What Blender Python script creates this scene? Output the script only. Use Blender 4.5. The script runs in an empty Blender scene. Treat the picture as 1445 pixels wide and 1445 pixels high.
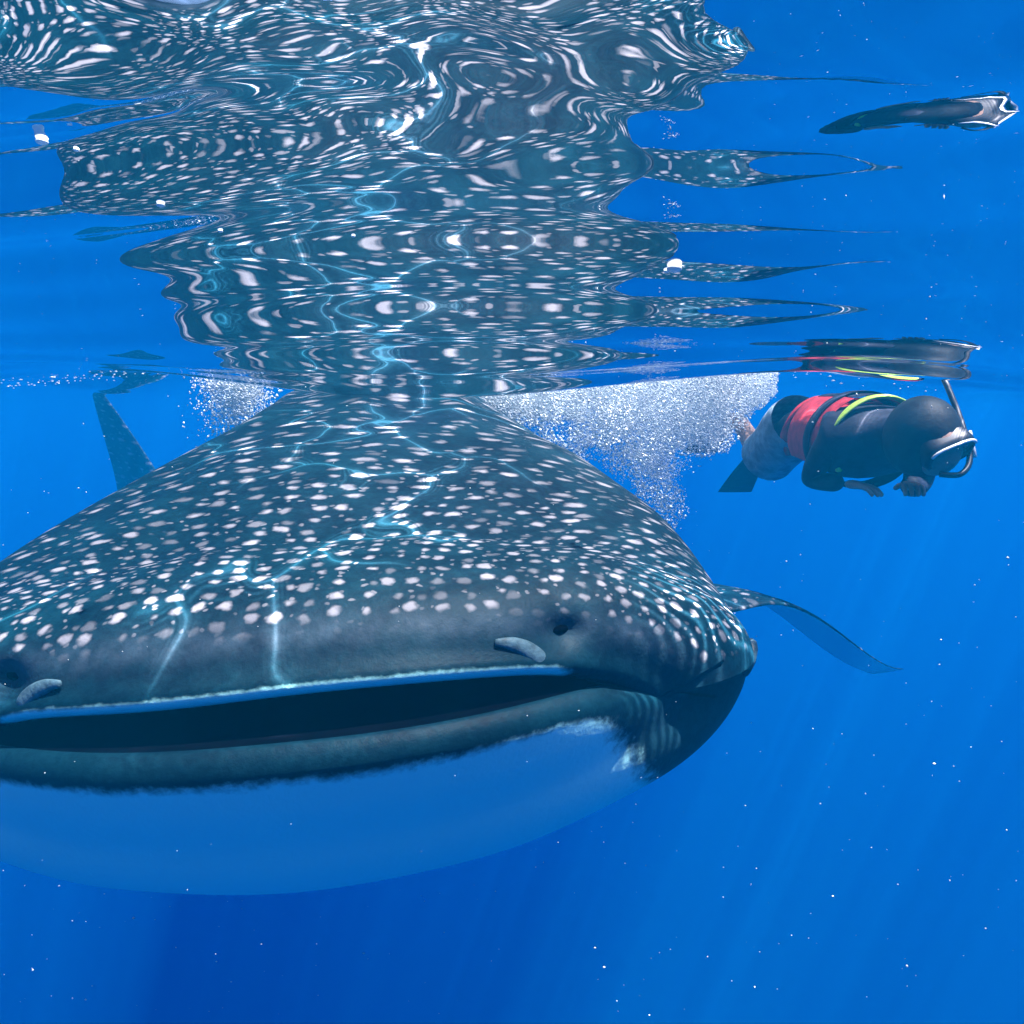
import bpy, bmesh, math, random
import numpy as np
from mathutils import Vector, Matrix, noise as mnoise

random.seed(7)
rng = np.random.default_rng(7)
scene = bpy.context.scene
COL = scene.collection

# ------------------------------------------------------------------ camera, world, sun, exposure
CZ = -0.25                                   # the camera hangs 25 cm under the mean sea level (z = 0)
cam_d = bpy.data.cameras.new('camera')
cam = bpy.data.objects.new('camera', cam_d); COL.objects.link(cam)
cam.location = (0, 0, CZ)
cam.rotation_euler = (math.radians(90 - 8.1), 0, 0)
cam_d.sensor_width = 36.0
cam_d.lens = 36.0 * 1000 / 1445
cam_d.clip_start = 0.02
cam_d.clip_end = 2000
scene.camera = cam

SUN_EL, SUN_AZ = math.radians(72), math.radians(104)   # azimuth clockwise from +Y: high sun, off to the right
world = bpy.data.worlds.new('World'); scene.world = world
world.use_nodes = True
wn = world.node_tree; wn.nodes.clear()
sky = wn.nodes.new('ShaderNodeTexSky'); sky.sky_type = 'NISHITA'; sky.sun_disc = False
sky.sun_elevation = SUN_EL; sky.sun_rotation = SUN_AZ
bg = wn.nodes.new('ShaderNodeBackground'); bg.inputs['Strength'].default_value = 0.12
wo = wn.nodes.new('ShaderNodeOutputWorld')
wn.links.new(sky.outputs[0], bg.inputs[0]); wn.links.new(bg.outputs[0], wo.inputs[0])

sun_d = bpy.data.lights.new('sun', 'SUN'); sun_d.energy = 5.0; sun_d.angle = math.radians(0.5)
sun_d.color = (1.0, 0.96, 0.9)
sun = bpy.data.objects.new('sun', sun_d); COL.objects.link(sun)
sd = Vector((math.sin(SUN_AZ) * math.cos(SUN_EL), math.cos(SUN_AZ) * math.cos(SUN_EL), math.sin(SUN_EL)))
sun.rotation_euler = sd.to_track_quat('Z', 'Y').to_euler()
sun.location = sd * 30

scene.view_settings.view_transform = 'Standard'
scene.view_settings.look = 'None'
scene.view_settings.gamma = 1.0
scene.view_settings.exposure = 1.22
c = scene.cycles
c.use_denoising = True
c.max_bounces = 12; c.diffuse_bounces = 10; c.glossy_bounces = 4
c.transmission_bounces = 4; c.transparent_max_bounces = 12; c.volume_bounces = 3
c.caustics_reflective = False; c.caustics_refractive = False
c.sample_clamp_indirect = 4.0

# ------------------------------------------------------------------ helpers
def tag(o, label=None, cat=None, group=None, kind=None):
    if label: o['label'] = label
    if cat: o['category'] = cat
    if group: o['group'] = group
    if kind: o['kind'] = kind
    return o

def empty(name, loc):
    o = bpy.data.objects.new(name, None); COL.objects.link(o); o.location = loc
    o.empty_display_size = 0.2
    return o

def mesh_obj(name, verts, faces, mat, parent=None, smooth=True, attrs=None):
    """verts in world space; a child's are taken relative to its root"""
    verts = np.asarray(verts, dtype=np.float64)
    off = np.zeros(3)
    p = parent
    while p is not None:
        off += np.array(p.location); p = p.parent
    me = bpy.data.meshes.new(name)
    if isinstance(faces, np.ndarray):
        k = faces.shape[1]
        me.vertices.add(len(verts)); me.vertices.foreach_set('co', (verts - off).astype(np.float32).ravel())
        me.loops.add(faces.size); me.loops.foreach_set('vertex_index', faces.astype(np.int32).ravel())
        me.polygons.add(len(faces))
        me.polygons.foreach_set('loop_start', (np.arange(len(faces)) * k).astype(np.int32))
        me.update(calc_edges=True)
    else:
        me.from_pydata((verts - off).tolist(), [], faces)
        me.update()
    me.validate()
    if smooth:
        me.polygons.foreach_set('use_smooth', [True] * len(me.polygons))
    for nm, arr in (attrs or {}).items():
        a = me.attributes.new(nm, 'FLOAT_VECTOR', 'POINT')
        a.data.foreach_set('vector', np.asarray(arr, dtype=np.float32).ravel())
    me.materials.append(mat)
    o = bpy.data.objects.new(name, me); COL.objects.link(o)
    if parent: o.parent = parent
    return o

def grid_faces(nr, nc, wrap=False):
    r = np.arange(nr - 1)[:, None]
    cidx = np.arange(nc if wrap else nc - 1)[None, :]
    c2 = (cidx + 1) % nc
    f = np.stack([r * nc + cidx, r * nc + c2, (r + 1) * nc + c2, (r + 1) * nc + cidx], -1)
    return f.reshape(-1, 4)

def smoothstep(a, b, x):
    t = np.clip((x - a) / (b - a), 0, 1)
    return t * t * (3 - 2 * t)

def new_mat(name):
    m = bpy.data.materials.new(name); m.use_nodes = True
    m.node_tree.nodes.clear()
    return m, m.node_tree

class NT:
    """small node helper"""
    def __init__(s, nt): s.nt = nt
    def n(s, t, **kw):
        nd = s.nt.nodes.new(t)
        for k, v in kw.items(): setattr(nd, k, v)
        return nd
    def l(s, a, b): s.nt.links.new(a, b)
    def put(s, sock, v):
        if isinstance(v, bpy.types.NodeSocket): s.l(v, sock)
        elif v is not None: sock.default_value = v
    def math(s, op, a, b=None, clamp=False):
        nd = s.n('ShaderNodeMath', operation=op, use_clamp=clamp)
        s.put(nd.inputs[0], a)
        if b is not None: s.put(nd.inputs[1], b)
        return nd.outputs[0]
    def ramp(s, x, a, b, lo=0.0, hi=1.0):
        nd = s.n('ShaderNodeMapRange', interpolation_type='SMOOTHSTEP')
        s.put(nd.inputs[0], x)
        nd.inputs[1].default_value = a; nd.inputs[2].default_value = b
        nd.inputs[3].default_value = lo; nd.inputs[4].default_value = hi
        return nd.outputs[0]
    def mix(s, f, a, b):
        nd = s.n('ShaderNodeMix', data_type='RGBA')
        s.put(nd.inputs[0], f); s.put(nd.inputs[6], a); s.put(nd.inputs[7], b)
        return nd.outputs[2]
    def noise(s, vec, scale, detail=3, rough=0.5, dim='3D'):
        nd = s.n('ShaderNodeTexNoise', noise_dimensions=dim)
        s.put(nd.inputs['Vector'], vec)
        nd.inputs['Scale'].default_value = scale; nd.inputs['Detail'].default_value = detail
        nd.inputs['Roughness'].default_value = rough
        return nd
    def principled(s, color, rough=0.5, spec=0.4, normal=None):
        p = s.n('ShaderNodeBsdfPrincipled')
        s.put(p.inputs['Base Color'], color); s.put(p.inputs['Roughness'], rough)
        p.inputs['Specular IOR Level'].default_value = spec
        if normal is not None: s.l(normal, p.inputs['Normal'])
        o = s.n('ShaderNodeOutputMaterial'); s.l(p.outputs[0], o.inputs[0])
        return p
    def bump(s, h, strength, dist):
        b = s.n('ShaderNodeBump'); b.inputs['Strength'].default_value = strength
        b.inputs['Distance'].default_value = dist; s.l(h, b.inputs['Height'])
        return b.outputs[0]

def rgba(*c): return (c[0], c[1], c[2], 1.0)

def simple_mat(name, col, rough=0.6, spec=0.3, var=0.25, scale=20.0, bump=0.1):
    m, nt = new_mat(name); h = NT(nt)
    tc = h.n('ShaderNodeTexCoord')
    nz = h.noise(tc.outputs['Object'], scale, 5, 0.6)
    dark = rgba(*[x * (1 - var) for x in col]); lite = rgba(*[min(1, x * (1 + var)) for x in col])
    colr = h.mix(h.ramp(nz.outputs[0], 0.3, 0.7), dark, lite)
    h.principled(colr, rough, spec, h.bump(nz.outputs[0], bump, 0.01))
    return m

# ------------------------------------------------------------------ the sea: wavy surface seen from below
WAVES = []
wr = random.Random(21)
for i in range(26):
    lam = 0.16 * (1.12 ** i) * wr.uniform(0.9, 1.1)           # 0.16 m .. 2.7 m
    ang = wr.gauss(0.07, 0.055 if lam < 0.5 else 0.14)                                # crests lie mostly across the view
    slope = 0.022 if lam < 0.22 else (0.066 if lam < 0.5 else 0.026)
    k = 2 * math.pi / lam
    WAVES.append((slope / k, k * math.sin(ang), k * math.cos(ang), wr.uniform(0, 6.28), k))

CHOP = []
for i in range(9):
    lam = wr.uniform(0.065, 0.15); ang = wr.uniform(-1.1, 1.1); k = 2 * math.pi / lam
    CHOP.append((0.022 / k, k * math.sin(ang), k * math.cos(ang), wr.uniform(0, 6.28), k))

def sea(x, y, sp=None):
    """height of the sea surface at x, y (numpy arrays); sp = local grid spacing"""
    x = np.asarray(x, float); y = np.asarray(y, float)
    yy = y + 0.12 * x                                          # swell runs slightly askew
    z = 0.140 * np.cos(2 * np.pi * (yy + 0.05) / 5.2) * (1 - 0.55 * smoothstep(-0.9, -3.0, x)) * (1 - .35 * smoothstep(4, 9, y))
    z = z + 0.035 * np.sin(1.1 * x + 0.35 * y + 0.6) + 0.012 * np.sin(3.1 * x - 0.8 * y + 2.0) * smoothstep(1.5, 3, y)
    z = z + 0.042 * np.sin(2.5 * x + 0.5 * y - 2.2) * smoothstep(1.6, 2.6, y) - 0.034 * (smoothstep(0.28, 0.85, y) - 0.5) * np.exp(-((x - 0.05) / 0.75) ** 4)
    wx = x + 0.10 * np.sin(2.1 * y + 0.7 * x) + 0.05 * np.sin(5.3 * y - 1.1 * x)
    wy = y + 0.07 * np.sin(1.7 * x + 0.6 * y) + 0.03 * np.sin(4.9 * x + 1.3 * y + 1.0)
    amp = 0.75 + 0.45 * np.sin(0.9 * x + 1.3 * y + 1.2) * np.sin(1.6 * y - 0.5 * x + 0.4)
    for a, kx, ky, ph, k in WAVES:
        d = 1.0 if sp is None else np.exp(-(sp * k / 2.2) ** 2)
        z = z + a * d * amp * np.sin(kx * wx + ky * wy + ph)
    near = 1 - smoothstep(0.65, 1.15, y)                       # small choppy ripples close by
    for a, kx, ky, ph, k in CHOP:
        d = 1.0 if sp is None else np.exp(-(sp * k / 2.2) ** 2)
        z = z + a * d * near * np.sin(kx * wx + ky * wy + ph)
    return z

def axis(fine0, fine1, step, far0, far1, growth):
    mid = np.arange(fine0, fine1 + 1e-6, step)
    up = [mid[-1]]; st = step
    while up[-1] < far1: st *= growth; up.append(up[-1] + st)
    dn = [mid[0]]; st = step
    while dn[-1] > far0: st *= growth; dn.append(dn[-1] - st)
    return np.array(dn[:0:-1] + mid.tolist() + up[1:])

xs = axis(-2.2, 2.4, 0.016, -78, 78, 1.05)
ys = axis(-0.1, 4.2, 0.010, -30, 78, 1.04)
X, Y = np.meshgrid(xs, ys)
SPX = np.gradient(xs)[None, :] * np.ones_like(X); SPY = np.gradient(ys)[:, None] * np.ones_like(X)
Z = sea(X, Y, np.maximum(SPX * 0.5, SPY))

m_sea, nt = new_mat('sea_surface'); h = NT(nt)
geo = h.n('ShaderNodeNewGeometry')
fr = h.n('ShaderNodeFresnel'); fr.inputs['IOR'].default_value = 1.333
gl = h.n('ShaderNodeBsdfGlossy'); gl.inputs['Roughness'].default_value = 0.0
gl.inputs['Color'].default_value = (0.97, 0.98, 1, 1)
tr = h.n('ShaderNodeBsdfTransparent')
# caustics painted into the transmission colour: bright filaments between slightly dimmed fields
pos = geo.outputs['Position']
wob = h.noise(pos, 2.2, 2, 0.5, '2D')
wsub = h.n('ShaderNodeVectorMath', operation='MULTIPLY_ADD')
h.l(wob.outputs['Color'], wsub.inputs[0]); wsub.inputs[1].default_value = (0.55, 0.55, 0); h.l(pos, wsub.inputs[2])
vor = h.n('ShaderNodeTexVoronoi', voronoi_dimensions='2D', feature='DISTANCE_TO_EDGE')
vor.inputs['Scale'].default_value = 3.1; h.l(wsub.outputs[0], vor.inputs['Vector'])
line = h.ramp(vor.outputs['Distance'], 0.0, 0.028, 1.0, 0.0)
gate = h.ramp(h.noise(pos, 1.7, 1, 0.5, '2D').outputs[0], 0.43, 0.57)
caustic_n = h.noise(wsub.outputs[0], 9.0, 2, 0.5, '2D')
soft = h.ramp(caustic_n.outputs[0], 0.3, 0.8, 0.72, 1.25)
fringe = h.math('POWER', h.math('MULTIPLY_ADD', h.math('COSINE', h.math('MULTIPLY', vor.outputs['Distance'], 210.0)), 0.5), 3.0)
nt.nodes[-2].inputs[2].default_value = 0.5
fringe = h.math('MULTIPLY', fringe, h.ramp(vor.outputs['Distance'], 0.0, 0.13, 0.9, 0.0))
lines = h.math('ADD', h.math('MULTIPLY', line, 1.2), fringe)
# close parallel caustic lines, also painted, hand-placed to fall on the shark's head
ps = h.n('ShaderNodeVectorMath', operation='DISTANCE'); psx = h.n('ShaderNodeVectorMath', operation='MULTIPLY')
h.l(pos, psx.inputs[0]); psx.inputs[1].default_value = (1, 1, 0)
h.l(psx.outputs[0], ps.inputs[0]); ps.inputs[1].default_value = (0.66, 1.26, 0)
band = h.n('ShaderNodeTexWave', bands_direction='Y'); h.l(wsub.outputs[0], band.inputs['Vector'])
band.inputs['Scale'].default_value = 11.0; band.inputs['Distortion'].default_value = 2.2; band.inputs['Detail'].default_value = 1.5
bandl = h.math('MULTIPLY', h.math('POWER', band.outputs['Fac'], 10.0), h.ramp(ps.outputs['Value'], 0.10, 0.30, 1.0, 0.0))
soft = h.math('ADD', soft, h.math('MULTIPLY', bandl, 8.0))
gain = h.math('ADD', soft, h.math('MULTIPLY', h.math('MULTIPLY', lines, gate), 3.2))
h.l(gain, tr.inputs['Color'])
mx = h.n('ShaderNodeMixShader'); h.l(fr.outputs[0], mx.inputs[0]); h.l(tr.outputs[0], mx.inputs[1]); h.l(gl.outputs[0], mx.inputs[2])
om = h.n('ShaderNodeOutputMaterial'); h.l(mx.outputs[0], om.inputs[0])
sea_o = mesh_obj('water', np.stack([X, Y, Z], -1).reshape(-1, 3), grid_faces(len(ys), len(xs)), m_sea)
tag(sea_o, 'rippled underside of the sea surface mirroring the spotted shark', 'water', kind='structure')

# the body of blue water: one closed box of even density round the camera and everything in it
m_hz, nt = new_mat('sea_water_body'); h = NT(nt)
pv = h.n('ShaderNodeVolumePrincipled')
pv.inputs['Color'].default_value = (0.0015, 0.190, 0.375, 1)
pv.inputs['Absorption Color'].default_value = (0, 0.0, 0.25, 1)
pv.inputs['Density'].default_value = 0.095
pv.inputs['Anisotropy'].default_value = 0.0
om = h.n('ShaderNodeOutputMaterial'); h.l(pv.outputs[0], om.inputs['Volume'])
bx0, bx1 = np.array([-76., -28., -60.]), np.array([76., 76., 0.75])
cv = [[(bx0, bx1)[i][0], (bx0, bx1)[j][1], (bx0, bx1)[k][2]] for i in (0, 1) for j in (0, 1) for k in (0, 1)]
hz = mesh_obj('haze', cv, [(0, 1, 3, 2), (4, 6, 7, 5), (0, 4, 5, 1), (2, 3, 7, 6), (0, 2, 6, 4), (1, 5, 7, 3)], m_hz, smooth=False)
tag(hz, 'clear deep blue sea water fading everything far away', 'water', kind='stuff')

# ------------------------------------------------------------------ whale shark
def skin_material():
    m, nt = new_mat('shark_skin'); h = NT(nt)
    at = h.n('ShaderNodeAttribute', attribute_name='spotco'); sc = at.outputs['Vector']
    zt = h.n('ShaderNodeAttribute', attribute_name='zone')
    sep = h.n('ShaderNodeSeparateXYZ'); h.l(zt.outputs['Vector'], sep.inputs[0])
    belly, spotty, pale = sep.outputs
    tc = h.n('ShaderNodeTexCoord'); ob = tc.outputs['Object']
    # spots: jittered cells, each with its own size and brightness
    wz = h.noise(sc, 1.3, 2, 0.5, '2D')
    wv = h.n('ShaderNodeVectorMath', operation='MULTIPLY_ADD'); h.l(wz.outputs['Color'], wv.inputs[0])
    wv.inputs[1].default_value = (0.5, 0.35, 0); h.l(sc, wv.inputs[2])
    vo = h.n('ShaderNodeTexVoronoi', voronoi_dimensions='2D', feature='F1'); h.l(wv.outputs[0], vo.inputs['Vector'])
    vo.inputs['Scale'].default_value = 1.0; vo.inputs['Randomness'].default_value = 0.55
    csep = h.n('ShaderNodeSeparateColor'); h.l(vo.outputs['Color'], csep.inputs[0])
    ed = h.noise(ob, 90, 3, 0.6)
    d = h.math('ADD', vo.outputs['Distance'], h.math('MULTIPLY', h.math('SUBTRACT', ed.outputs[0], 0.5), 0.14))
    rad = h.math('MULTIPLY_ADD', csep.outputs[0], 0.14); nt.nodes[-1].inputs[2].default_value = 0.085
    sx = h.n('ShaderNodeSeparateXYZ'); h.l(sc, sx.inputs[0])
    rad = h.math('ADD', rad, sx.outputs[2])
    sp = h.ramp(h.math('SUBTRACT', d, rad), -0.12, 0.11, 1.0, 0.0)
    bright = h.ramp(csep.outputs[1], 0.0, 0.75, 0.25, 1.0)
    sp = h.math('MULTIPLY', h.math('MULTIPLY', sp, bright), spotty)
    # small in-between flecks
    vo2 = h.n('ShaderNodeTexVoronoi', voronoi_dimensions='2D', feature='F1'); h.l(wv.outputs[0], vo2.inputs['Vector'])
    vo2.inputs['Scale'].default_value = 2.3
    cs2 = h.n('ShaderNodeSeparateColor'); h.l(vo2.outputs['Color'], cs2.inputs[0])
    sp2 = h.math('MULTIPLY', h.ramp(vo2.outputs['Distance'], 0.12, 0.30, 1.0, 0.0), h.ramp(cs2.outputs[0], 0.62, 0.9, 0.0, 0.45))
    sp2 = h.math('MULTIPLY', sp2, spotty)
    base_n = h.noise(ob, 5, 5, 0.6); fine_n = h.noise(ob, 70, 4, 0.65)
    base = h.mix(h.ramp(base_n.outputs[0], 0.3, 0.7), rgba(0.0008, 0.012, 0.023), rgba(0.0015, 0.027, 0.042))
    base = h.mix(h.ramp(fine_n.outputs[0], 0.35, 0.75, 0.0, 0.35), base, rgba(0.006, 0.055, 0.078))
    colr = h.mix(h.math('MAXIMUM', sp, sp2), base, rgba(0.34, 0.33, 0.355))
    pl = h.math('MULTIPLY', pale, h.ramp(h.noise(ob, 34, 4, 0.6).outputs[0], 0.25, 0.7, 0.35, 1.0))
    colr = h.mix(pl, colr, rgba(0.065, 0.105, 0.145))
    # pale belly with a ragged, speckled border
    bn = h.noise(ob, 38, 5, 0.7)
    bf = h.math('ADD', belly, h.math('MULTIPLY', h.math('SUBTRACT', bn.outputs[0], 0.5), 0.55))
    bf = h.ramp(bf, 0.32, 0.70)
    stain = h.ramp(h.noise(ob, 11, 5, 0.7).outputs[0], 0.70, 0.76, 0.0, 0.35)
    bcol = h.mix(stain, rgba(0.42, 0.90, 0.90), rgba(0.12, 0.28, 0.32))
    colr = h.mix(bf, colr, bcol)
    hgt = h.math('ADD', fine_n.outputs[0], h.math('MULTIPLY', base_n.outputs[0], 0.6))
    h.principled(colr, 0.55, 0.10, h.bump(hgt, 0.25, 0.006))
    return m

M_SKIN = skin_material()
M_MOUTH = simple_mat('mouth_lining', (0.0015, 0.002, 0.004), 0.9, 0.0, 0.3, 12)
M_DARKSKIN = simple_mat('dark_skin', (0.012, 0.03, 0.045), 0.5, 0.3, 0.4, 40)
M_FLAP = simple_mat('pale_flap_skin', (0.07, 0.14, 0.17), 0.55, 0.3, 0.35, 60, 0.3)
M_EYE = simple_mat('eye', (0.004, 0.005, 0.007), 0.12, 0.5, 0.2, 30, 0.0)
M_EYERIM = simple_mat('eye_rim', (0.008, 0.022, 0.032), 0.5, 0.3, 0.4, 60, 0.3)

SH0 = np.array([-0.34, 1.0])                     # snout tip in plan
_s = np.linspace(0, 11, 1101)
def heading(s):                                   # angle of the body axis from +Y, towards -X
    return 0.10 + 1.02 * smoothstep(2.5, 8.5, s)
_ds = _s[1] - _s[0]
_ax = np.concatenate([[0], np.cumsum(-np.sin(heading(_s[:-1])) * _ds)]) + SH0[0]
_ay = np.concatenate([[0], np.cumsum(np.cos(heading(_s[:-1])) * _ds)]) + SH0[1]
ROLL = math.radians(3.2)                          # its right side hangs a little lower
def to_world(u, s, z):
    """u to the shark's left (image right), s back from the snout, z relative to camera height"""
    u, s, z = np.broadcast_arrays(np.asarray(u, float), np.asarray(s, float), np.asarray(z, float))
    zc = -0.5
    u2 = u * math.cos(ROLL) - (z - zc) * math.sin(ROLL)
    z2 = zc + (z - zc) * math.cos(ROLL) + u * math.sin(ROLL)
    ss = np.clip(s, 0, 11)
    a = heading(ss)
    cx = np.interp(ss, _s, _ax) + np.minimum(s, 0) * -np.sin(a); cy = np.interp(ss, _s, _ay) + np.minimum(s, 0) * np.cos(a)
    return np.stack([cx + u2 * np.cos(a), cy + u2 * np.sin(a), z2 + CZ], -1)

#            s     w     zc     zt     zb
ST = np.array([[0.36, 0.880, -0.560, -0.250, -0.915],
               [0.70, 0.915, -0.520, -0.140, -1.060],
               [1.20, 0.945, -0.540, -0.020, -1.260],
               [1.60, 0.960, -0.570,  0.070, -1.370],
               [2.00, 0.975, -0.580,  0.140, -1.450],
               [3.00, 0.960, -0.620,  0.120, -1.480],
               [4.50, 0.840, -0.650,  0.060, -1.380],
               [6.00, 0.600, -0.720, -0.120, -1.220],
               [7.30, 0.360, -0.820, -0.470, -1.140],
               [8.40, 0.190, -0.900, -0.700, -1.080],
               [9.10, 0.075, -0.940, -0.780, -1.080],
               [9.40, 0.020, -0.950, -0.860, -1.030]])
def station(s):
    from_ = ST[:, 0]
    out = []
    for j in range(1, 5):                         # smooth (Hermite) interpolation
        v = ST[:, j]; m = np.gradient(v, from_)
        i = np.clip(np.searchsorted(from_, s) - 1, 0, len(from_) - 2)
        hh = from_[i + 1] - from_[i]; t = np.clip((s - from_[i]) / hh, 0, 1)
        out.append((2*t**3 - 3*t**2 + 1) * v[i] + (t**3 - 2*t**2 + t) * hh * m[i] + (-2*t**3 + 3*t**2) * v[i+1] + (t**3 - t**2) * hh * m[i+1])
    return out

NT_ = 240
TH = np.linspace(0, 2 * np.pi, NT_, endpoint=False)
CT, SN = np.cos(TH), np.sin(TH)
def ring(s):
    w, zc, zt, zb = station(s)
    p = 0.86 + 0.14 * smoothstep(0.4, 1.8, s)     # flat broad head, rounder trunk
    u = w * np.sign(CT) * np.abs(CT) ** p
    u = np.where(SN >= 0, u, u * np.abs(CT) ** 0.14)
    z = np.where(SN >= 0, zc + (zt - zc) * np.abs(SN) ** (1.0 + 0.55 * smoothstep(1.0, 2.0, s)), zc + (zb - zc) * np.abs(SN) ** 0.95)
    # ridges along the back and flanks
    ua = u / max(w, 1e-3)
    k = smoothstep(0.9, 2.0, s) * (1 - smoothstep(6.5, 8.5, s))
    top = (SN > 0)
    z = z + top * k * (0.030 * np.exp(-(ua / 0.07) ** 2) + 0.028 * np.exp(-((np.abs(ua) - 0.34) / 0.06) ** 2))
    return u, np.full_like(u, s), z

MW = 0.60                                          # half width of the mouth
def lip_ring():
    u = MW * np.sign(CT) * np.abs(CT) ** 0.72
    q = np.abs(u) / MW
    zu = -0.425 - 0.150 * q ** 5 - 0.012 * q ** 2 + 0.006 * np.sin(9 * u + 1)
    zl = -0.478 + 0.005 * np.cos(5 * u) - 0.058 * q ** 6
    zm = 0.5 * (zu + zl)
    z = np.where(SN >= 0, zu, zl)
    z = np.where(q > 0.985, zm, z)
    s = 0.21 * q ** 2.3 + np.where(SN < 0, -0.055 * (1 - q ** 4), 0)
    return u, s, z

rings = []      # (u, s, z, kind)   kind: 0 mouth lining, 1 outer skin
lu, ls, lz = lip_ring()
zmid = -0.455 - 0.09 * (np.abs(lu) / MW) ** 4
for (ds, ku, kz, add) in ((1.25, 0.10, 0.2, 0.0), (1.05, 0.50, 2.4, 0.0), (0.75, 0.80, 3.2, 0), (0.45, 0.93, 2.9, 0), (0.22, 0.97, 2.0, 0), (0.10, 0.985, 1.35, 0), (0.045, 0.99, 1.06, 0)):
    rings.append((lu * ku, ls + ds, zmid + (lz - zmid) * kz, 0))
# rolled lip
rings.append((lu * 0.995, ls + 0.018, zmid + (lz - zmid) * 0.99, 0))
rings.append((lu * 1.0, ls + 0.004, lz, 1))
eu, es, ez = ring(0.36)
NF = 36
upper = SN >= 0
for i in range(1, NF + 1):
    t = i / NF
    ph = t * np.pi / 2
    # upper jaw: steep blunt front then flat top; lower jaw: fuller bowl
    ex = np.where(upper, 0.92, 0.85)
    a = np.sin(ph) ** ex; b = 1 - np.cos(ph) ** np.where(upper, 0.85, 1.0)
    u = lu + (eu - lu) * a; s = ls + (es - ls) * b; z = lz + (ez - lz) * a
    # a soft forward bulge of the lips
    bul = np.where(upper, np.exp(-((t - 0.07) / 0.06) ** 2), np.exp(-((t - 0.02) / 0.035) ** 2))
    s = s - np.where(upper, 0.020, 0.012) * bul * (1 - 0.6 * (np.abs(lu) / MW) ** 4)
    # crease where the lower lip meets the throat
    s = s + np.where(~upper, 0.055 * smoothstep(0.03, 0.30, np.array(t)) * (1 - t) ** 0.5, 0)
    rings.append((u, s, z, 1))
for s in np.concatenate([np.arange(0.40, 3.0, 0.04), np.arange(3.0, 9.41, 0.1)]):
    u, ss, z = ring(float(s)); rings.append((u, ss, z, 1))

U = np.array([r[0] for r in rings]); S = np.array([r[1] for r in rings]); ZZ = np.array([r[2] for r in rings])
KIND = np.array([r[3] for r in rings])
NR = len(rings)
i_lip = int(np.argmax(KIND == 1)); i_eye = i_lip + NF
# soft irregularity of the flesh
Zr = ZZ + 0.006 * np.sin(7 * U + 3 * S) * smoothstep(0.2, 0.6, S) + 0.004 * np.sin(17 * U - 9 * S + 1)*smoothstep(0.1, 0.3, S)
W3 = to_world(U, S, Zr)
# nostril pits pressed into the upper lip
PITS = {}
for sgn in (1, -1):
    pc = W3[i_lip + 9, int(np.argmin(np.where(upper, np.abs(lu - sgn * 0.385), 9)))]
    dd = W3 - pc; g_ = np.exp(-(dd[..., 0] ** 2 / 0.045 ** 2 + dd[..., 1] ** 2 / 0.05 ** 2 + dd[..., 2] ** 2 / 0.026 ** 2)) * (KIND == 1)[:, None]
    PITS[sgn] = pc.copy()
    W3[..., 1] += 0.030 * g_; W3[..., 2] -= 0.008 * g_
# coordinates for the spot pattern
top_i = NT_ // 4
dl = np.linalg.norm(np.diff(W3[:, top_i], axis=0), axis=1); Lm = np.concatenate([[0], np.cumsum(dl)]); Lm -= Lm[i_lip]
def cell(l): return 0.035 + 0.115 * smoothstep(0.25, 1.7, l) + 0.05 * smoothstep(2, 6, l)
Lc = np.clip(Lm, 0, None)
_lm = np.clip(0.5 * (Lm[1:] + Lm[:-1]), 0, None)
SV = np.concatenate([[0], np.cumsum(np.diff(Lm) / cell(_lm) * (1 + 0.6 * smoothstep(0.3, 1.2, _lm)))])
seg = np.linalg.norm(np.roll(W3, -1, 1) - W3, axis=2)
arc = np.cumsum(seg, axis=1) - seg; arc = arc - arc[:, top_i:top_i + 1]
half = seg.sum(1, keepdims=True) / 2
arc = np.where(arc > half, arc - 2 * half, arc)
spotco = np.stack([arc / (1.2 * cell(Lc)[:, None]), SV[:, None] * np.ones_like(arc) * 0.92, 0.045 * (1 - smoothstep(0.3, 1.1, Lc))[:, None] * np.ones_like(arc)], -1)
# zones: belly, spots, pale front
tt = np.clip((np.arange(NR) - i_lip) / NF, 0, None)[:, None]
thd = np.degrees(np.where(TH > np.pi * 1.5, TH - 2 * np.pi, TH)); thd = np.where(thd > 90, 180 - thd, thd)   # -90 belly .. 90 back
belly = smoothstep(-20, -66, thd)[None, :] * np.ones((NR, 1))
belly = np.where(tt < 1, np.where(upper[None, :], 0, 1) * np.maximum(smoothstep(0.0, 0.10, tt), 0) * smoothstep(-27, -58, thd)[None, :], belly)
lipq = (np.abs(lu) / MW)[None, :]
lip_pale = np.where(upper[None, :], 1, 0) * (1 - smoothstep(0.015, 0.13, tt)) * (KIND == 1)[:, None] * smoothstep(0.80, 0.66, lipq)
belly = np.maximum(belly, lip_pale)
height = (Zr - (-0.455))
spotty = np.where(tt <= 1, smoothstep(0.27, 0.44, tt) * smoothstep(8, 22, thd)[None, :], 1.0)
spotty = spotty * smoothstep(-12, 8, thd)[None, :]
pale = np.exp(-((tt - 0.30) / 0.085) ** 2) * smoothstep(15, 45, thd)[None, :] * 0.50
pale = pale + 0.05 * smoothstep(0.1, 0.2, tt) * (tt < 0.5)
zone = np.stack([belly, spotty, np.clip(pale, 0, 1) * np.ones_like(belly)], -1)

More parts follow.
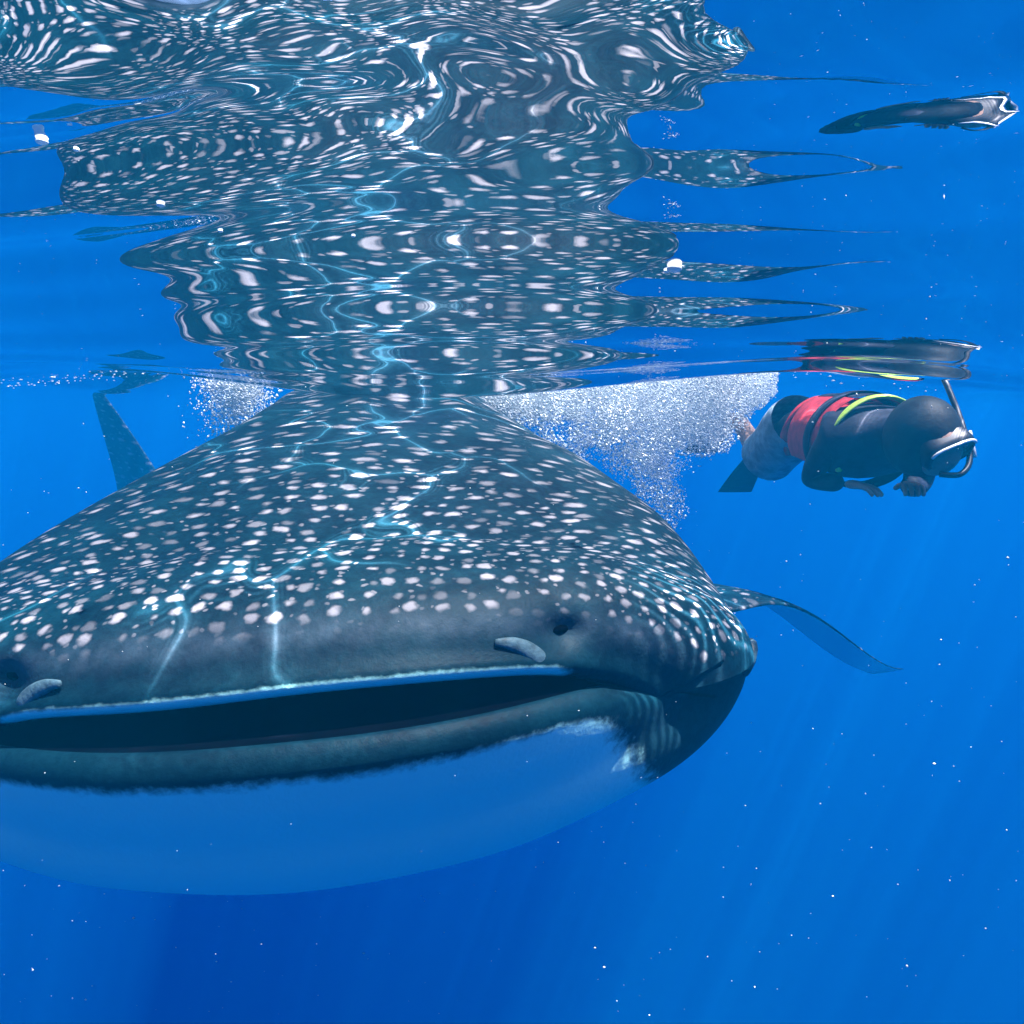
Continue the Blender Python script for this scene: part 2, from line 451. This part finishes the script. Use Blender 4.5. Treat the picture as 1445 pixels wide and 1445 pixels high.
shark = empty('whale_shark', to_world(0, 3.0, -1.48).tolist())
tag(shark, 'huge white-spotted whale shark with its wide mouth ajar, back touching the surface', 'shark')
f = grid_faces(NR, NT_, True)
ri = f[:, 0] // NT_
outer = f[ri >= i_lip - 1]; inner = f[ri < i_lip - 1]
mesh_obj('body', W3.reshape(-1, 3), outer, M_SKIN, shark, attrs={'spotco': spotco.reshape(-1, 3), 'zone': zone.reshape(-1, 3)})
def compact(V, F):
    ids = np.unique(F); mp = np.zeros(len(V), int); mp[ids] = np.arange(len(ids)); return V[ids], mp[F]
v_, f_ = compact(W3.reshape(-1, 3), inner)
mesh_obj('mouth_lining', v_, f_, M_MOUTH, shark)

def fin(name, rows, parent, mat=None, cells=0.12, belly_under=False, nsec=18):
    """rows: list of (leading edge, trailing edge, thickness normal, thickness)"""
    V = []; SC = []; ZN = []
    for r, (le, te, nrm, th) in enumerate(rows):
        le, te, nrm = np.array(le, float), np.array(te, float), np.array(nrm, float)
        nrm /= np.linalg.norm(nrm)
        for i in range(nsec):
            a = 2 * np.pi * i / nsec
            x = 0.5 - 0.5 * np.cos(a)
            y = np.sin(a) * (0.5 * th) * (1 - 0.55 * x) 
            V.append(le + (te - le) * x + nrm * y)
            SC.append((np.linalg.norm(te - le) * x / cells, r * 0.9, 0))
            ZN.append((0.75 if (belly_under and np.sin(a) < -0.1) else 0.0, 0.9, 0))
    n = len(rows)
    F = [tuple(q) for q in grid_faces(n, nsec, True).tolist()]
    F.append(tuple(range((n - 1) * nsec, n * nsec))); F.append(tuple(range(nsec))[::-1])
    return mesh_obj(name, V, F, mat or M_SKIN, parent, attrs={'spotco': SC, 'zone': ZN})

def curve_rows(fn, n=22): return [fn(i / (n - 1)) for i in range(n)]

# pectoral fins, held out to the sides with drooping tips
def pec(side):
    def row(t):
        span = 0.75 + 1.60 * t
        sweep = 0.10 * t + 0.42 * t ** 2
        z = -0.88 + 0.045 * math.sin(t * 2.2) - 0.50 * smoothstep(0.45, 1.05, np.array(t)) 
        chord = 0.72 * (1 - t) ** 0.7 * (0.85 + 0.15 * math.cos(3 * t)) + 0.09
        le = to_world(side * span, 1.45 + sweep, z)
        te = to_world(side * (span - 0.10 * t), 1.45 + sweep + chord, z - 0.02 - 0.03 * t)
        dn = 0.9 * max(0, t - 0.45)
        return le, te, (side * dn, 0, 1), 0.075 * (1 - t) + 0.012
    return curve_rows(row, 26)
fin('pectoral_fin', pec(1), shark, belly_under=True)
fin('pectoral_fin', pec(-1), shark, belly_under=True)
# first and second dorsal fins
def dors(s0, L, H, z0):
    def row(t):
        le = to_world(0, s0 + 0.62 * L * t ** 0.85, z0 + H * t); te = to_world(0, s0 + L * (1 - 0.10 * t) - 0.12 * L * math.sin(math.pi * t), z0 + H * t * 0.97)
        n = to_world(1, s0, 0) - to_world(0, s0, 0)
        return le, te, n, 0.09 * (1 - 0.85 * t)
    return curve_rows(row, 16)
fin('dorsal_fin', dors(4.7, 0.85, 0.55, -0.08), shark)
fin('second_dorsal_fin', dors(6.6, 0.40, 0.26, -0.36), shark)
# tail fin: tall upright crescent, upper lobe longer
def caud(up):
    def row(t):
        H = 1.28 if up else 0.85
        z = -0.93 + (H * t if up else -H * t)
        sle = 8.75 + (1.05 if up else 0.70) * t ** 1.15
        ch = (0.85 * (1 - t) ** 0.75 + 0.05)
        n = to_world(1, 9.2, 0) - to_world(0, 9.2, 0)
        return to_world(0, sle, z), to_world(0, sle + ch, z + (0.05 * t if up else -.03 * t)), n, 0.09 * (1 - t) + 0.012
    return curve_rows(row, 18)
rows_c = caud(False)[::-1] + caud(True)[1:]
fin('tail_fin', rows_c, shark, cells=0.2)

def ball(name, ctr, rad, mat, parent, seg=20, rings_=12, axes=None):
    V = []; F = []
    R = np.eye(3) if axes is None else np.array(axes)
    for i in range(rings_ + 1):
        p = math.pi * i / rings_
        for j in range(seg):
            a = 2 * math.pi * j / seg
            q = np.array([math.sin(p) * math.cos(a) * rad[0], math.sin(p) * math.sin(a) * rad[1], math.cos(p) * rad[2]])
            V.append(np.array(ctr) + R.T @ q)
    return mesh_obj(name, V, grid_faces(rings_ + 1, seg, True), mat, parent)

def tube(name, pts, rads, mat, parent, seg=14, flat=1.0, up=(0, 0, 1), cap=True):
    pts = [np.array(p, float) for p in pts]; V = []
    for i, p in enumerate(pts):
        d = pts[min(i + 1, len(pts) - 1)] - pts[max(i - 1, 0)]; d /= np.linalg.norm(d) + 1e-9
        a = np.cross(d, up); a /= np.linalg.norm(a) + 1e-9; b = np.cross(a, d)
        r = rads[i] if hasattr(rads, '__len__') else rads
        for j in range(seg):
            t = 2 * math.pi * j / seg
            V.append(p + a * r * math.cos(t) + b * r * flat * math.sin(t))
    F = [tuple(q) for q in grid_faces(len(pts), seg, True).tolist()]
    if cap:
        F.append(tuple(range(seg))[::-1]); F.append(tuple(range((len(pts) - 1) * seg, len(pts) * seg)))
    return mesh_obj(name, V, F, mat, parent)

def smooth_path(pts, n=8):
    pts = [np.array(p, float) for p in pts]; q = [pts[0]] + pts + [pts[-1]]; out = []
    for i in range(1, len(q) - 2):
        for t in np.linspace(0, 1, n, endpoint=False):
            a, b, c_, d_ = q[i - 1], q[i], q[i + 1], q[i + 2]
            out.append(0.5 * (2 * b + (c_ - a) * t + (2 * a - 5 * b + 4 * c_ - d_) * t * t + (3 * b - a - 3 * c_ + d_) * t ** 3))
    return out + [pts[-1]]

def surf(s_i, th_deg, out=0.0):
    """point on the outer skin: ring index fraction and angle"""
    j = int(round(th_deg / 360 * NT_)) % NT_
    i = int(np.clip(s_i, 1, NR - 2))
    p = W3[i, j]
    n = np.cross(W3[i, (j + 1) % NT_] - W3[i, j - 1], W3[i + 1, j] - W3[i - 1, j]); n /= np.linalg.norm(n)
    ctr = W3[i].mean(0)
    if np.dot(n, p - ctr) < 0: n = -n
    return p + n * out, n

# eyes: small dark balls in a raised rim at the widest point of the head
for th in (358, 182):
    p, n = surf(i_eye - 3, th, 0.0)
    zax = n; xax = np.cross((0, 0, 1), zax); xax /= np.linalg.norm(xax); yax = np.cross(zax, xax)
    rim = [p + (xax * math.cos(a) * 0.036 + yax * math.sin(a) * 0.03) - n * 0.006 for a in np.linspace(0, 2 * math.pi, 25)]
    ro = tube('eye_rim', rim, 0.014, M_EYERIM, shark, 10, cap=False, up=n)
    ball('eye', p - n * 0.004, (0.030, 0.026, 0.020), M_EYE, shark, axes=(xax, yax, zax))
# nostrils with pale hanging nasal flaps at the upper lip
for sgn in (1, -1):
    uq = 0.355
    j = int(np.argmin(np.where(upper, np.abs(lu - sgn * uq), 9)))
    jn = int(np.argmin(np.where(upper, np.abs(lu - sgn * 0.385), 9)))
    pit = W3[i_lip + 9, j]
    ctr = W3[i_lip + 9].mean(0)
    n = np.cross(W3[i_lip + 9, j + 1] - W3[i_lip + 9, j - 1], W3[i_lip + 10, j] - W3[i_lip + 8, j]); n /= np.linalg.norm(n)
    if n[1] > 0: n = -n
    xa = np.cross((0, 0, 1), n); xa /= np.linalg.norm(xa); ya = np.cross(n, xa)
    d = xa * (1 if np.dot(xa, (sgn, 0, 0)) > 0 else -1)
    ball('nostril', PITS[sgn] + np.array((0.0, 0.044, -0.004)), (0.032, 0.014, 0.016), M_MOUTH, shark, axes=(xa, ya, n))
    a = W3[i_lip + 6, j]
    d = xa * (1 if np.dot(xa, (sgn, 0, 0)) > 0 else -1)
    pts = smooth_path([a - d * 0.060 + ya * 0.020 - n * 0.016, a - d * 0.034 + ya * 0.012 - n * 0.007, a - d * 0.010 - ya * 0.002 + n * 0.000, a + d * 0.010 - ya * 0.022 + n * 0.006, a + d * 0.018 - ya * 0.042 + n * 0.002], 4)
    tube('nasal_flap', pts, np.interp(np.linspace(0, 1, 17), [0, .25, .5, .75, .92, 1], [0.005, 0.011, 0.0145, 0.0155, 0.012, 0.004]), M_FLAP, shark, 14, 0.55, up=n)
# gill slits on both flanks
for sgn in (1, -1):
    for g in range(5):
        s = 0.98 + 0.13 * g
        pts = []
        for q in np.linspace(22 - g, -20, 9):
            i = i_eye + 1 + int(round((s - 0.40) / 0.04)); th = q if sgn > 0 else 180 - q
            p, n = surf(i, th % 360, 0.0015); pts.append(p)
        tube('gill_slit', pts, [0.002] + [0.010] * 7 + [0.002], M_DARKSKIN, shark, 8, 0.5, up=n)

# ------------------------------------------------------------------ snorkeller
M_SUIT = simple_mat('dark_swim_shirt', (0.012, 0.016, 0.030), 0.8, 0.15, 0.4, 30, 0.3)
M_RED = simple_mat('red_vest', (0.55, 0.035, 0.045), 0.7, 0.2, 0.25, 25, 0.3)
M_YEL = simple_mat('neon_strap', (0.55, 0.85, 0.10), 0.6, 0.3, 0.1, 60, 0.1)
M_HOOD = simple_mat('black_hood', (0.008, 0.014, 0.018), 0.6, 0.25, 0.4, 30, 0.3)
M_SKINP = simple_mat('skin', (0.42, 0.26, 0.19), 0.55, 0.3, 0.15, 25, 0.1)
M_MASK = simple_mat('mask_rubber', (0.01, 0.01, 0.012), 0.4, 0.4, 0.2, 30, 0.0)
M_CLEAR = simple_mat('white_plastic', (0.75, 0.78, 0.80), 0.25, 0.5, 0.05, 30, 0.0)
M_SHORT = simple_mat('pale_shorts', (0.20, 0.28, 0.34), 0.8, 0.15, 0.35, 18, 0.5)
M_FIN = simple_mat('rubber_fin', (0.01, 0.012, 0.018), 0.4, 0.4, 0.3, 18, 0.2)
mg, ntg = new_mat('mask_glass'); hg = NT(ntg)
pg = hg.principled(rgba(0.02, 0.05, 0.07), 0.03, 0.8)

def skin_body(name, joints, edges, mat_fn, parent, root):
    me = bpy.data.meshes.new(name)
    off = np.array(parent.location)
    keys = list(joints)
    me.from_pydata([(np.array(joints[k][:3]) + np.array((0, 0, PZ)) - off).tolist() for k in keys], [(keys.index(a), keys.index(b)) for a, b in edges], [])
    o = bpy.data.objects.new(name, me); COL.objects.link(o); o.parent = parent
    sk = o.modifiers.new('skin', 'SKIN'); sk.use_smooth_shade = True
    for i, k in enumerate(keys):
        v = me.skin_vertices[0].data[i]; r = joints[k][3:]; v.radius = (r[0], r[-1]); v.use_root = (k == root)
    sub = o.modifiers.new('subdivision', 'SUBSURF'); sub.levels = 2; sub.render_levels = 2
    me.materials.append(mat_fn)
    return o

PZ = CZ + 0.08
person = empty('person', (1.42, 3.1, -0.35 + PZ))
tag(person, 'snorkeller in a red vest with neon yellow strap, floating face down at the surface', 'person')
J = {
 'pelvis': (1.43, 3.36, -0.17, .16, .14), 'waist': (1.445, 3.17, -0.20, .165, .155), 'chest': (1.455, 2.96, -0.21, .20, .18),
 'upper': (1.455, 2.80, -0.20, .175, .155), 'neck': (1.46, 2.69, -0.165, .075, .075), 'skull': (1.465, 2.60, -0.17, .085, .09), 'crown': (1.47, 2.50, -0.17, .085, .095),
 'sh_r': (1.275, 2.84, -0.20, .075, .075), 'el_r': (1.26, 3.0, -0.37, .055, .055), 'wr_r': (1.345, 2.86, -0.37, .038, .038),
 'sh_l': (1.63, 2.80, -0.20, .075, .075), 'el_l': (1.63, 2.84, -0.38, .055, .055), 'wr_l': (1.51, 2.68, -0.36, .038, .038),
 'hip_r': (1.345, 3.42, -0.17, .10, .10), 'kn_r': (1.325, 3.74, -0.34, .065, .065), 'an_r': (1.29, 4.09, -0.12, .045, .045), 'to_r': (1.28, 4.26, -0.16, .04, .03),
 'hip_l': (1.52, 3.42, -0.16, .10, .10), 'kn_l': (1.52, 3.82, -0.20, .065, .065), 'an_l': (1.52, 4.2, -0.26, .045, .045), 'to_l': (1.52, 4.37, -0.34, .04, .03)}
E = [('pelvis', 'waist'), ('waist', 'chest'), ('chest', 'upper'), ('upper', 'neck'), ('neck', 'skull'), ('skull', 'crown'),
     ('upper', 'sh_r'), ('sh_r', 'el_r'), ('el_r', 'wr_r'), ('upper', 'sh_l'), ('sh_l', 'el_l'), ('el_l', 'wr_l'),
     ('pelvis', 'hip_r'), ('hip_r', 'kn_r'), ('kn_r', 'an_r'), ('an_r', 'to_r'), ('pelvis', 'hip_l'), ('hip_l', 'kn_l'), ('kn_l', 'an_l'), ('an_l', 'to_l')]
# one body: shirt on trunk and arms, bare lower legs
mb, ntb = new_mat('swimmer_body'); hb = NT(ntb)
tcb = hb.n('ShaderNodeTexCoord'); sp_ = hb.n('ShaderNodeSeparateXYZ'); hb.l(tcb.outputs['Object'], sp_.inputs[0])
nb = hb.noise(tcb.outputs['Object'], 22, 5, 0.6)
shirt = hb.mix(hb.ramp(nb.outputs[0], 0.3, 0.7), rgba(0.006, 0.009, 0.018), rgba(0.018, 0.024, 0.045))
legs = hb.mix(nb.outputs[0], rgba(0.34, 0.20, 0.15), rgba(0.48, 0.32, 0.25))
hb.principled(hb.mix(hb.ramp(sp_.outputs[1], 0.56, 0.58), shirt, legs), 0.65, 0.25, hb.bump(nb.outputs[0], 0.25, 0.02))
def P(x, y, z): return np.array((x, y, z + PZ))
skin_body('body', J, E, mb, person, 'pelvis')

def hand(wr, direc, side):
    """five-fingered hand as one skinned mesh"""
    d = Vector(direc).normalized(); up = Vector((0, 0, 1)); lat = d.cross(up).normalized() * side; nn = lat.cross(d)
    w = Vector(wr)
    Jh = {'w': (*w, .030, .024), 'p': (*(w + d * .055), .040, .017)}
    Eh = [('w', 'p')]
    for i, (o, L) in enumerate(((-.030, .075), (-.010, .085), (.010, .080), (.029, .062))):
        b = w + d * .085 + lat * o; k1 = b + d * L * .45 - up * .008; k2 = b + d * L * .8 - up * .032
        Jh[f'b{i}'] = (*b, .0105, .0105); Jh[f'k{i}'] = (*k1, .0095, .0095); Jh[f't{i}'] = (*k2, .0075, .0075)
        Eh += [('p', f'b{i}'), (f'b{i}', f'k{i}'), (f'k{i}', f't{i}')]
    t0 = w + d * .035 - lat * .040; t1 = t0 + d * .045 - lat * .018 - up * .01
    Jh['h0'] = (*t0, .012, .012); Jh['h1'] = (*t1, .009, .009); Eh += [('p', 'h0'), ('h0', 'h1')]
    return skin_body('hand', Jh, Eh, M_SKINP, person, 'w')
hand(J['wr_r'][:3], (0.55, -0.7, -0.05), 1)
hand(J['wr_l'][:3], (-0.35, -0.9, 0.05), -1)

# hood: the close black cap round the head, chin and cheeks
ball('hood', P(1.465, 2.55, -0.170), (0.122, 0.140, 0.145), M_HOOD, person, 28, 18)
ball('face', P(1.482, 2.485, -0.205), (0.082, 0.085, 0.100), M_SKINP, person, 24, 16)
# dive mask turned down and towards the camera
mc = P(1.495, 2.440, -0.215); mz = np.array((0.28, -0.72, -0.62)); mz /= np.linalg.norm(mz)
mxv = np.cross((0, 0, 1), mz); mxv /= np.linalg.norm(mxv); mxv = mxv * math.cos(0.5) + np.cross(mz, mxv) * math.sin(0.5); myv = np.cross(mz, mxv)
def mask_pt(a, rx, ry, dz):
    return mc + mxv * rx * np.sign(math.cos(a)) * abs(math.cos(a)) ** .6 + myv * ry * np.sign(math.sin(a)) * abs(math.sin(a)) ** .7 + mz * dz
rows = []
for (rx, ry, dz) in ((.088, .062, -.035), (.090, .060, .0), (.086, .055, .022), (.074, .044, .026), (.070, .040, .014)):
    rows.append([mask_pt(a, rx, ry, dz) for a in np.linspace(0, 2 * math.pi, 36, endpoint=False)])
mk = mesh_obj('dive_mask', np.array(rows).reshape(-1, 3), grid_faces(5, 36, True), M_MASK, person)
gp = [mask_pt(a, .073, .043, .016) for a in np.linspace(0, 2 * math.pi, 36, endpoint=False)]
mesh_obj('glass', gp, [tuple(range(36))], mg, mk, smooth=False)
tube('frame', [mask_pt(a, .083, .053, .024) for a in np.linspace(0.3, 2.7, 16)], 0.0055, M_CLEAR, mk, 8)
tube('snorkel', smooth_path([P(1.47, 2.43, -.295), P(1.53, 2.41, -.292), P(1.575, 2.44, -.24), P(1.590, 2.52, -.13), P(1.578, 2.60, .00), P(1.56, 2.68, .12)]), 0.010, M_MASK, person, 12)
tube('snorkel_stripe', [P(1.590, 2.435, -.235), P(1.606, 2.50, -.15)], 0.006, M_CLEAR, person, 8)

# life vest: padded shell round the trunk, open at the front, with straps
def trunk_loop(y, rx, rt, rb, a0, a1, n, cx, cz):
    return [P(cx + rx * math.cos(a), y + 0.02 * math.sin(2 * a), cz + (rt if math.sin(a) > 0 else rb) * math.sin(a)) for a in np.linspace(a0, a1, n)]
def shell(name, ys_, grow, a0, a1, mat, parent, thick=0.03, n=30):
    V = []
    k = len(ys_)
    prof = [(y, grow) for y in ys_] + [(y, grow - thick) for y in ys_[::-1]]
    for y, g in prof:
        t = (y - 2.80) / (3.40 - 2.80)
        cx = 1.46 - 0.02 * t; cz = -0.20 + 0.03 * t
        e = 1 - 0.06 * abs(t - .3) * 2
        V += trunk_loop(y, (0.205 - .03 * t + g) * e, (0.17 + g) * e, (0.185 + g) * e, a0, a1, n, cx, cz)
    F = grid_faces(2 * k, n)
    o = mesh_obj(name, V, F, mat, parent)
    return o
ysv = np.linspace(2.87, 3.24, 10)
vest = shell('life_vest', ysv, 0.018, math.radians(-28), math.radians(62), M_RED, person)
shell('panel', ysv, 0.017, math.radians(74), math.radians(112), M_SUIT, vest)
shell('panel', ysv, 0.020, math.radians(116), math.radians(212), M_RED, vest)
shell('panel', np.linspace(2.95, 3.02, 4), 0.027, math.radians(-150), math.radians(210), M_SUIT, vest, .02, 60)
tube('strap', trunk_loop(2.82, .192, .168, .19, math.radians(35), math.radians(222), 40, 1.455, -.19), 0.024, M_YEL, vest, 10, 0.35)
tube('strap', trunk_loop(3.30, .175, .165, .18, math.radians(20), math.radians(215), 24, 1.435, -.18), 0.016, M_RED, vest, 10, 0.5)
# loose swim shorts round hips and thighs
for k_, (a_, b_) in enumerate((('hip_r', 'kn_r'), ('hip_l', 'kn_l'))):
    A, B = np.array(J[a_][:3]) + (0, 0, PZ), np.array(J[b_][:3]) + (0, 0, PZ)
    pts = [A + (B - A) * t for t in np.linspace(-0.25, 0.82, 9)]
    tube('shorts', pts, [.14, .15, .15, .145, .14, .137, .135, .136, .14], M_SHORT, person, 22, cap=False)
# swim fins
for s_ in ('r', 'l'):
    an, to = np.array(J['an_' + s_][:3]) + (0, 0, PZ), np.array(J['to_' + s_][:3]) + (0, 0, PZ)
    d = to - an; d /= np.linalg.norm(d)
    rows = []
    for t in np.linspace(0, 1, 10):
        p = an + d * (0.05 + 0.62 * t) + np.array((0, 0, -0.08 * t * t)); w_ = 0.055 + 0.06 * t
        rows.append((p - np.array((w_, 0, 0)), p + np.array((w_, 0, 0)), (0, 0, 1), 0.10 * (1 - t) ** 2 + 0.008))
    fin('swim_fin', rows, person, mat=M_FIN)

# ------------------------------------------------------------------ bubbles, foam, drifting specks
_ico = bmesh.new(); bmesh.ops.create_uvsphere(_ico, u_segments=4, v_segments=2, radius=1.0); bmesh.ops.triangulate(_ico, faces=_ico.faces[:])
_ico.verts.index_update()
ICO_V = np.array([v.co[:] for v in _ico.verts]); ICO_F = np.array([[v.index for v in f_.verts] for f_ in _ico.faces]); _ico.free()
def bubbles(name, pts, rad, mat, squash=None):
    pts = np.asarray(pts); rad = np.asarray(rad)
    v = ICO_V[None] * rad[:, None, None]
    if squash is not None: v = v * squash[:, None, :]
    v = v + pts[:, None, :]
    F = ICO_F[None] + (np.arange(len(pts)) * len(ICO_V))[:, None, None]
    return mesh_obj(name, v.reshape(-1, 3), F.reshape(-1, 3), mat, smooth=False)

m_bub, nt = new_mat('bubble'); h = NT(nt)
df = h.n('ShaderNodeBsdfDiffuse'); df.inputs[0].default_value = (0.90, 0.975, 0.99, 1)
tl = h.n('ShaderNodeBsdfTranslucent'); tl.inputs[0].default_value = (0.90, 0.975, 0.99, 1)
gs = h.n('ShaderNodeBsdfGlossy'); gs.inputs['Roughness'].default_value = 0.15
m1 = h.n('ShaderNodeMixShader'); m1.inputs[0].default_value = 0.10; h.l(df.outputs[0], m1.inputs[1]); h.l(tl.outputs[0], m1.inputs[2])
m2 = h.n('ShaderNodeMixShader'); m2.inputs[0].default_value = 0.05; h.l(m1.outputs[0], m2.inputs[1]); h.l(gs.outputs[0], m2.inputs[2])
om = h.n('ShaderNodeOutputMaterial'); h.l(m2.outputs[0], om.inputs[0])

def fbm(p, f): return np.array([mnoise.fractal(Vector(q) * f, 1.0, 2.0, 3) for q in p])
# churned white water kicked up behind the swimmer
N = 340000
byp = rng.uniform(3.3, 5.2, N); bxn = rng.uniform(-0.45, 1.44, N); bxp = bxn * byp / 3.9
depth_prof = np.interp(bxp * 3.9 / byp, [-0.45, -0.1, 0.3, 0.6, 0.82, 1.0, 1.2, 1.44], [0.20, 0.34, 0.44, 0.56, 0.84, 0.60, 0.36, 0.14])
q = rng.uniform(0, 1, N) ** 1.2 * 1.15
sz = sea(bxp, byp)
bzp = sz - 0.006 - q * depth_prof
pp = np.stack([bxp, byp, bzp], -1)
g3 = np.array([mnoise.fractal(Vector((a_, b_, c_)), 1.0, 2.0, 3) for a_, b_, c_ in pp * np.array([4.5, 2.2, 4.5])])
lump = g3
edge_ = np.clip((1.44 - bxn + 0.25 * lump) / 0.30, 0, 1)
keep = (q < 0.70 + 0.95 * lump) | ((q < 1.0 + 0.5 * lump) & (rng.uniform(0, 1, N) < 0.10))
keep &= rng.uniform(0, 1, N) < edge_
pp = pp[keep]
rad = np.clip(rng.lognormal(math.log(0.0031), 0.42, len(pp)), 0.0014, 0.010)
o = bubbles('bubble_cloud', pp, rad, m_bub)
tag(o, 'dense white cloud of air bubbles churned up between shark and snorkeller', 'bubbles', kind='stuff')
# small splash at the shark's back
N = 7500
r_ = rng.normal(0, 1, (N, 3)) * np.array([0.07, 0.12, 0.09])
cpt = np.array([-1.44, 3.75, 0])
pp = cpt + r_; pp[:, 2] = sea(pp[:, 0], pp[:, 1]) - 0.01 - np.abs(r_[:, 2]) * 1.9
o = bubbles('bubble_splash', pp, np.clip(rng.lognormal(math.log(0.0042), 0.35, N), 0.002, 0.01), m_bub)
tag(o, "small burst of white bubbles against the shark's back beside its fin", 'bubbles', kind='stuff')
# foam flecks under the surface far off
N = 420
fx = np.concatenate([rng.uniform(-3.6, -1.5, 260), rng.uniform(1.5, 3.6, 160)]); fy = rng.uniform(3.2, 5.5, N)
pp = np.stack([fx, fy, sea(fx, fy) - rng.uniform(0.0, 0.05, N) ], -1)
o = bubbles('foam_flecks', pp, rng.uniform(0.002, 0.0075, N), m_bub, np.stack([rng.uniform(.8, 2.0, N), np.ones(N), np.ones(N) * .6], -1))
tag(o, 'scattered foam flecks clinging under the distant sea surface', 'foam', kind='stuff')
# drifting specks
N = 560
d_ = rng.uniform(0.45, 5.0, N) ** 1.0; ax_ = rng.uniform(-0.8, 0.8, N); az_ = rng.uniform(-0.95, 0.10, N)
pp = np.stack([ax_ * d_, d_, CZ + az_ * d_], -1)
keep = pp[:, 2] < sea(pp[:, 0], pp[:, 1]) - 0.03
pp = pp[keep]; d_ = d_[keep]
rad = 0.0007 * d_ * rng.lognormal(0, 0.45, len(pp))
m_speck = simple_mat('plankton', (0.7, 0.75, 0.72), 0.7, 0.2, 0.2, 30, 0.0)
o = bubbles('drifting_plankton', pp, np.clip(rad, 0.0004, 0.006), m_speck, np.stack([rng.uniform(.7, 1.8, len(pp)), np.ones(len(pp)), rng.uniform(.6, 1.4, len(pp))], -1))
tag(o, 'tiny pale plankton specks drifting in the blue water', 'plankton', kind='stuff')
# single bubbles resting against the surface
for (x, y, r) in ((-0.62, 0.86, .006), (-0.58, 0.93, .006), (-0.55, 0.95, .003), (-0.50, 1.06, .005), (-0.48, 1.22, .0035), (-0.27, 1.26, .003), (0.30, 1.36, .012), (0.29, 1.38, .005)):
    z = float(sea(np.array([x]), np.array([y]), np.array([0.01]))[0])
    V = []
    b = ball('surface_bubble', (x, y, z - r * 0.45), (r * 1.2, r * 1.2, r * 0.6), m_bub, None, 12, 8)
    tag(b, 'single bright air bubble pressed against the underside of the sea' if r < .01 else "largest bright air bubble under the surface, inside the shark's mirrored reflection", 'bubble', 'bubbles resting under the surface')
